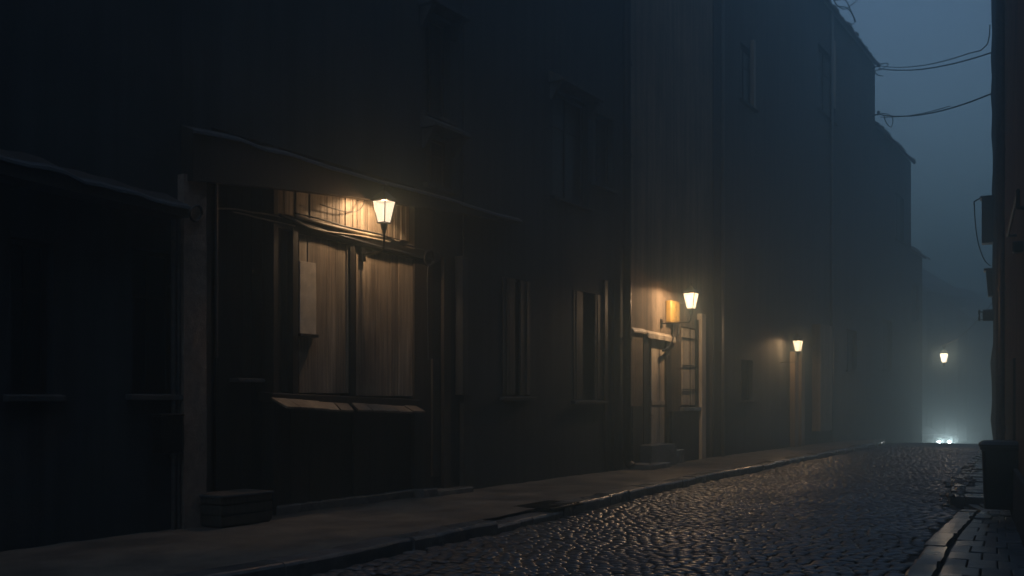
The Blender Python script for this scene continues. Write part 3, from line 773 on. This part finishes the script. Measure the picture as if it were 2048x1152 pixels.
def wall_unit(name, label, cat, px0, px1, py0, py1, mat, zc=None, detail='slats'):
    """box-like fixture on the far end of the right-hand wall, standing proud of it toward the street"""
    sm = ws(1988); zc = sm/WL; A = at(px0, py0, zc); B_ = at(px1, py1, zc)
    hu = .22; proj = (px1-px0)/F*zc*1.06
    t = thing(name, label, cat, (wp(sm, 0).x, wp(sm, 0).y, B_.z))
    b = MB(); wbox(b, sm-hu, sm+hu, -.05, proj, B_.z, A.z)
    return t, b, sm, proj, A.z, B_.z
t, b, sm, pj, zt_, zb_ = wall_unit('cooling_unit', 'dark boxy unit fixed high on the right wall below the corner bracket', 'wall unit', 1967, 1988, 397, 487, 'iron')
b.build('case', M['plastic'], t, bevel=.03)
b = MB()
for k in range(7): z = zb_+.12+(zt_-zb_-.24)*k/6; wbox(b, sm-.235, sm-.222, .03, pj-.05, z-.03, z+.02)
b.build('louvre', M['iron'], t)
b = MB(); wbox(b, sm-.26, sm+.26, -.02, pj+.04, zt_+.002, zt_+.05); b.build('lid', M['iron'], t)
b = MB(); b.tube([wp(sm,pj,zt_+.06), wp(sm,pj+.19,zt_-.05), wp(sm,pj+.19,zt_-.14)], .018, 8); b.build('arm', M['iron'], t)
cable('thin cable loop hanging from the arm of the dark unit on the right wall', [wp(sm,pj+.18,zt_-.1), wp(sm,pj+.17,zt_-.45), wp(sm,pj+.10,zt_-1.1), wp(sm,pj-.05,zt_-1.62), wp(sm,pj-.22,zt_-1.83)], .014)
t, b, sm, pj, zt_, zb_ = wall_unit('planter_box', 'dark tapered box below the louvred unit on the right wall', 'box', 1974, 1988, 542, 593, 'iron')
q = lambda o, s: [(wp(sm-s,o).x, wp(sm-s,o).y), (wp(sm+s,o).x, wp(sm+s,o).y)]
b = MB(); r0 = [wp(sm-.2,-.03),wp(sm+.2,-.03),wp(sm+.2,pj*.7),wp(sm-.2,pj*.7)]; r1 = [wp(sm-.24,-.03),wp(sm+.24,-.03),wp(sm+.24,pj),wp(sm-.24,pj)]
b.rings([[(p.x,p.y,zb_) for p in r0],[(p.x,p.y,zt_) for p in r1]]); b.build('body', M['plastic'], t, bevel=.01)
b = MB(); wbox(b, sm-.27, sm+.27, -.03, pj+.05, zt_+.002, zt_+.06); b.build('rim', M['iron'], t, bevel=.008)
# projecting drum-shaped lamp fitting, unlit
sm = ws(1988); zc = sm/WL; zc_ = at(1970, 630, zc).z; t = thing('drum_fitting', 'dark drum-shaped fitting with a ring end projecting from the right wall', 'wall fitting', wp(sm, 0, zc_))
cyl = lambda o, r, n=14: [tuple(wp(sm+r*math.cos(a), o, zc_+r*math.sin(a))) for a in np.linspace(0, 2*math.pi, n+1)[:-1]]
b = MB(); b.rings([cyl(-.03,.16), cyl(.26,.16), cyl(.28,.14)]); b.build('drum', M['plastic'], t, smooth=False)
b = MB(); b.tube([tuple(wp(sm+.15*math.cos(a), .36+.05*math.sin(2*a)*.3, zc_+.15*math.sin(a))) for a in np.linspace(0,2*math.pi,17)[:-1]], .014, 6, closed=True)
for a in (.7, 2.4, 4.2): b.tube([tuple(wp(sm+.13*math.cos(a), .25, zc_+.13*math.sin(a))), tuple(wp(sm+.15*math.cos(a), .37, zc_+.15*math.sin(a)))], .010, 6)
b.build('ring', M['iron'], t)
# iron corner bracket on the ochre wall
sa = ws(2040, .1); z = wz(2040, 381, .1); t = thing('sign_bracket', 'black angled iron bracket on the ochre wall near the right edge', 'bracket', wp(sa, 0, z))
b = MB(); sb = ws(2018,.1); b.tube([wp(sa,.02,z-.22), wp(sa,.12,z-.2), wp(sa,.12,z), wp(sb,.12,z-.02)], .022, 8); b.tube([wp(sa,-.02,z-.2), wp(sa,.13,z-.2)], .02, 8); wbox(b, sa-.05, sa+.05, -.01, .02, z-.3, z-.08); b.tube([wp(sb,-.02,z-.02), wp(sb,.13,z-.02)], .02, 8)
b.build('arm', M['iron'], t)
# small dark bell box
sa = ws(2029,.1); z = wz(2029, 495, .1); t = thing('alarm_box', 'small dark box on the ochre wall below the iron bracket', 'box', wp(sa, 0, z))
b = MB(); wbox(b, sa-.1, sa+.1, -.01, .13, z-.07, z+.07); b.build('case', M['plastic'], t, bevel=.02)
b = MB(); b.tube([wp(sa+.1,.06,z), wp(sa+.28,.06,z-.02)], .03, 8); b.build('horn', M['iron'], t)

# wheeled bin
bc = gp(2004, 1030, .05); sB = ws(2004,.3)*0 + (Vector((bc.x,bc.y,0))-wo).dot(wd); oB = (Vector((bc.x,bc.y,0))-wo).dot(wn)
bin_ = thing('wheeled_bin', 'black wheeled bin with a closed lid standing against the right wall', 'bin', wp(sB, oB, .1))
hb = (1030-890)/F*(sB/WL)-.02; w0, w1, d0, d1 = .225, .265, .24, .30; zb = .1
def ring(hs, ho, z, co=0, r=.04):
    pts = []
    for i, j in ((-1,-1),(1,-1),(1,1),(-1,1)):
        for a in range(3):
            an = math.atan2(j, i)+R(-40+40*a); pts.append(wp(sB+i*(hs-r)+r*math.cos(an)*1.2, oB+co+j*(ho-r)+r*math.sin(an)*1.2, z))
    return pts
b = MB(); b.rings([ring(d0,w0,zb+.05), ring(d0+.01,w0+.006,zb+.12), ring(d1-.01,w1-.008,zb+hb-.10), ring(d1,w1,zb+hb-.09), ring(d1+.02,w1+.02,zb+hb-.085), ring(d1+.02,w1+.02,zb+hb-.04)]); b.build('body', M['plastic'], bin_)
b = MB(); b.rings([ring(d1+.045,w1+.035,zb+hb-.037), ring(d1+.045,w1+.035,zb+hb-.01), ring(d1-.02,w1-.02,zb+hb+.03), ring(.12,.12,zb+hb+.045)]); b.build('lid', M['plastic'], bin_)
b = MB(); b.tube(smooth([wp(sB-d1+.04,oB-w1+.03,zb+hb-.05), wp(sB-d1+.04,oB-w1-.07,zb+hb-.03), wp(sB+d1-.04,oB-w1-.07,zb+hb-.03), wp(sB+d1-.04,oB-w1+.03,zb+hb-.05)]), .014, 8); b.build('handle', M['plastic'], bin_)
for k in (-1, 1):
    c = wp(sB+k*(d0+.01), oB-w0+.02, zb+.10); b = MB(); rs = []
    for e, r in ((-.028,.08),(-.022,.10),(.022,.10),(.028,.08)):
        rs.append([tuple(c+wd*e+wn*(r*math.cos(a))+Vector((0,0,r*math.sin(a)))) for a in np.linspace(0,2*math.pi,17)[:-1]])
    b.rings(rs); b.build('wheel', M['rubber'], bin_)
# low garden wall further on
lw = thing('low_wall', 'low broken stone wall past the end of the right-hand house', 'wall', wp(ws(1970), .2, 0))
b = MB()
for row in range(5):
    s = 31.5+random.uniform(0,.3)
    while s < 37.5 - row*.35:
        L = random.uniform(.35,.7); h = .22; wbox(b, s, s+L-.015, -1.2, -.18+random.gauss(0,.02)+.02*row, -.4+row*h, -.4+(row+1)*h-.012+random.gauss(0,.006)); s += L
b.build('stones', M['kerbstone'], lw, bevel=.02)

# loose rubble along the raised edge on the right
def rubble():
    b = MB()
    for k in range(80):
        y = random.triangular(KRs[0].y-.3, KRs[2].y+2.0, KRs[0].y+1.6); x = float(KRx(y))+random.gauss(.10,.16); r = random.choice((.02,.03,.03,.05,.075))
        z = float(zr(y))+(.11 if x > float(KRx(y)) else .0)
        ps = []
        for zz, rr in ((-.4,.8),(.2,1.),(.75,.55)):
            ps.append([(x+r*rr*math.cos(a)*random.uniform(.7,1.2), y+r*rr*math.sin(a)*random.uniform(.7,1.2), z+r*zz*random.uniform(.8,1.1)) for a in np.linspace(0,2*math.pi,7)[:-1]])
        b.rings(ps)
    struct(b.build('rubble', M['kerbstone']), 'stuff')
rubble()
# drain cover sunk in the left pavement
p = gp(1098, 1010, GROUND); dc = thing('drain_cover', 'dark iron drain cover set in the left pavement near the kerb', 'drain cover', (p.x,p.y,GROUND))
b = MB(); b.box(p.x-.34, p.x+.34, p.y-.5, p.y+.5, GROUND-.02, GROUND+.012); b.build('frame', M['iron'], dc, bevel=.006)
b = MB()
for k in range(9): y = p.y-.44+k*.11; b.box(p.x-.28, p.x+.28, y-.02, y+.02, GROUND+.0125, GROUND+.022)
b.build('grate', M['iron'], dc)

# ------------------------------------------------------------------ car coming over the rise
hc = at(1888, 884, 64); gz = float(zr(hc.y)); car = None
fw = Vector((-hc.x, -hc.y, 0)).normalized(); fw.rotate(__import__('mathutils').Euler((0,0,R(42)))); rt = Vector((-fw.y, fw.x, 0))
cb = Vector((hc.x, hc.y, gz)) - fw*2.1
car = thing('car', 'car with bright white headlights at the far end of the street in the fog', 'car', cb)
P = lambda f, r, z: tuple(cb+fw*f+rt*r+Vector((0,0,z)))
def section(f, w, z0, z1, wt=None, r=.06):
    wt = wt or w
    return [P(f,-w+r,z0), P(f,-w,z0+r), P(f,-w,(z0+z1)/2), P(f,-wt,z1-r), P(f,-wt+r,z1), P(f,wt-r,z1), P(f,wt,z1-r), P(f,w,(z0+z1)/2), P(f,w,z0+r), P(f,w-r,z0)]
b = MB(); b.rings([section(-2.1,.74,.35,.86), section(-2.0,.82,.24,.95), section(-1.2,.87,.2,.97), section(.8,.87,.2,.95), section(1.6,.84,.22,.84), section(2.0,.78,.24,.74), section(2.1,.70,.32,.62)]); b.build('body', M['car_paint'], car, smooth=False)
b = MB(); b.rings([section(-1.7,.72,.90,.98,.66), section(-1.0,.78,.90,1.40,.60), section(.1,.78,.90,1.42,.60), section(.95,.76,.90,.98,.68)]); b.build('cabin', M['glass'], car)
b = MB(); b.rings([section(-.98,.60,1.395,1.44,.56,.02), section(.1,.60,1.412,1.46,.56,.02)]); b.build('roof', M['car_paint'], car)
for f in (-1.35, 1.3):
    for r in (-.80, .80):
        c = Vector(P(f, r, .31)); w = MB(); rs = []
        for e, q in ((-.1,.27),(-.08,.31),(.08,.31),(.1,.27)): rs.append([tuple(c+rt*e+fw*(q*math.cos(a))+Vector((0,0,q*math.sin(a)))) for a in np.linspace(0,2*math.pi,21)[:-1]])
        w.rings(rs); o = w.build('wheel', M['rubber'], car)
        rs = []
        for e, q in ((-.104,.17),(.104,.17)): rs.append([tuple(c+rt*e+fw*(q*math.cos(a))+Vector((0,0,q*math.sin(a)))) for a in np.linspace(0,2*math.pi,17)[:-1]])
        MB().rings(rs).build('rim', M['zinc'], o)
HEAD = 800
for r in (-.40, .40):
    rs = [[P(2.06+d, r+q*1.15*math.cos(a), hc.z-gz+q*math.sin(a)) for a in np.linspace(0,2*math.pi,17)[:-1]] for d, q in ((0,.10),(.075,.10),(.09,.075))]
    h = MB().rings(rs).build('headlight', M['headlight'], car)
    ld = bpy.data.lights.new('beam', 'SPOT'); ld.energy = HEAD; ld.color = (1.0,.97,.93); ld.spot_size = R(150); ld.spot_blend = 1; ld.shadow_soft_size = .06
    lo = bpy.data.objects.new('beam', ld); COL.objects.link(lo); lo.parent = car; lo.location = Vector(P(2.25, r, hc.z-gz))-cb
    aim = Vector((-hc.x, -hc.y, 0)); aim.rotate(__import__('mathutils').Euler((0,0,R(22)))); lo.rotation_euler = aim.to_track_quat('-Z', 'Z').to_euler()

# ------------------------------------------------------------------ houses round the bend
def bend_house(px0, px1, zc, H, label):
    a = at(px0, 800, zc); c = at(px1, 800, zc+6); u = Vector((c.x-a.x, c.y-a.y, 0)); L = u.length; u /= L; v = Vector((-u.y, u.x, 0))
    t = thing('distant_house', label, 'house', (a.x, a.y, -6), 'faint houses closing the end of the street')
    q = lambda s, o, z: (a.x+u.x*s+v.x*o, a.y+u.y*s+v.y*o, z)
    MB().hexa([q(0,0,-9),q(L,0,-9),q(L,9,-9),q(0,9,-9),q(0,0,H),q(L,0,H),q(L,9,H),q(0,9,H)]).build('wall', M['plaster_soot'], t)
    MB().rings([[q(-.3,-.4,H),q(L+.3,-.4,H),q(L+.3,9.4,H),q(-.3,9.4,H)],[q(-.3,-.4,H+.15),q(L+.3,-.4,H+.15),q(L+.3,9.4,H+.15),q(-.3,9.4,H+.15)],[q(1.2,4.3,H+3.6),q(L-1.2,4.3,H+3.6),q(L-1.2,4.7,H+3.6),q(1.2,4.7,H+3.6)]]).build('roof', M['tile'], t)
    n = max(2, int(L/2.6))
    for r in range(4):
        for k in range(n):
            s0 = (k+.3)*L/n; z = -1.5+r*3.1
            if z+1.9 < H: MB().hexa([q(s0,-.06,z),q(s0+1,-.06,z),q(s0+1,.05,z),q(s0,.05,z),q(s0,-.06,z+1.7),q(s0+1,-.06,z+1.7),q(s0+1,.05,z+1.7),q(s0,.05,z+1.7)]).build('window', M['glass'], t)
bend_house(1740, 1852, 88, 9, 'faint distant house round the bend, mostly hidden by the last house on the left')
bend_house(1854, 1932, 86, 11, 'faint distant house round the bend, directly behind the hanging lantern')
bend_house(1934, 2040, 90, 9, 'faint distant house round the bend, partly hidden by the right-hand wall')

# ------------------------------------------------------------------ fog
fog = MB().box(-170, 160, -45, 230, -14, 22.5).build('haze', bpy.data.materials.new('haze')); struct(fog, 'stuff')
m = fog.data.materials[0]; m.use_nodes = True; nt = m.node_tree; nt.nodes.clear()
out = nt.nodes.new('ShaderNodeOutputMaterial'); pv = nt.nodes.new('ShaderNodeVolumePrincipled')
pv.inputs['Color'].default_value = (.455,.63,.68,1); pv.inputs['Density'].default_value = .027; pv.inputs['Anisotropy'].default_value = .78
nt.links.new(pv.outputs[0], out.inputs['Volume'])

# ------------------------------------------------------------------ sky, dusk light, camera
W = bpy.data.worlds.new('World'); S.world = W; W.use_nodes = True; nt = W.node_tree
sky = nt.nodes.new('ShaderNodeTexSky'); sky.sky_type = 'NISHITA'; sky.sun_disc = False
ELEV, ROT = R(62.0), R(148)
sky.sun_elevation = ELEV; sky.sun_rotation = ROT; sky.air_density = 1.65; sky.ozone_density = 6.0; sky.dust_density = 1.0
nt.links.new(sky.outputs[0], nt.nodes['Background'].inputs['Color']); nt.nodes['Background'].inputs["Strength"].default_value = .15

cd = bpy.data.cameras.new('camera'); co = bpy.data.objects.new('camera', cd); COL.objects.link(co)
cd.sensor_width = 36; cd.lens = 36*F/2048; cd.shift_y = (HY-576)/2048; cd.clip_end = 2000; cd.clip_start = .05
co.location = (0, 0, EYE); co.rotation_euler = (R(90), 0, TH); S.camera = co

S.view_settings.view_transform = 'Standard'; S.view_settings.look = 'None'; S.view_settings.gamma = 1; S.view_settings.exposure = -0.40
S.cycles.use_denoising = True
try: S.cycles.denoiser = 'OPENIMAGEDENOISE'
except Exception: pass
S.cycles.max_bounces = 6; S.cycles.diffuse_bounces = 2; S.cycles.glossy_bounces = 2; S.cycles.volume_bounces = 1; S.cycles.transparent_max_bounces = 8
S.cycles.caustics_reflective = False; S.cycles.caustics_refractive = False
S.cycles.sample_clamp_indirect = 3
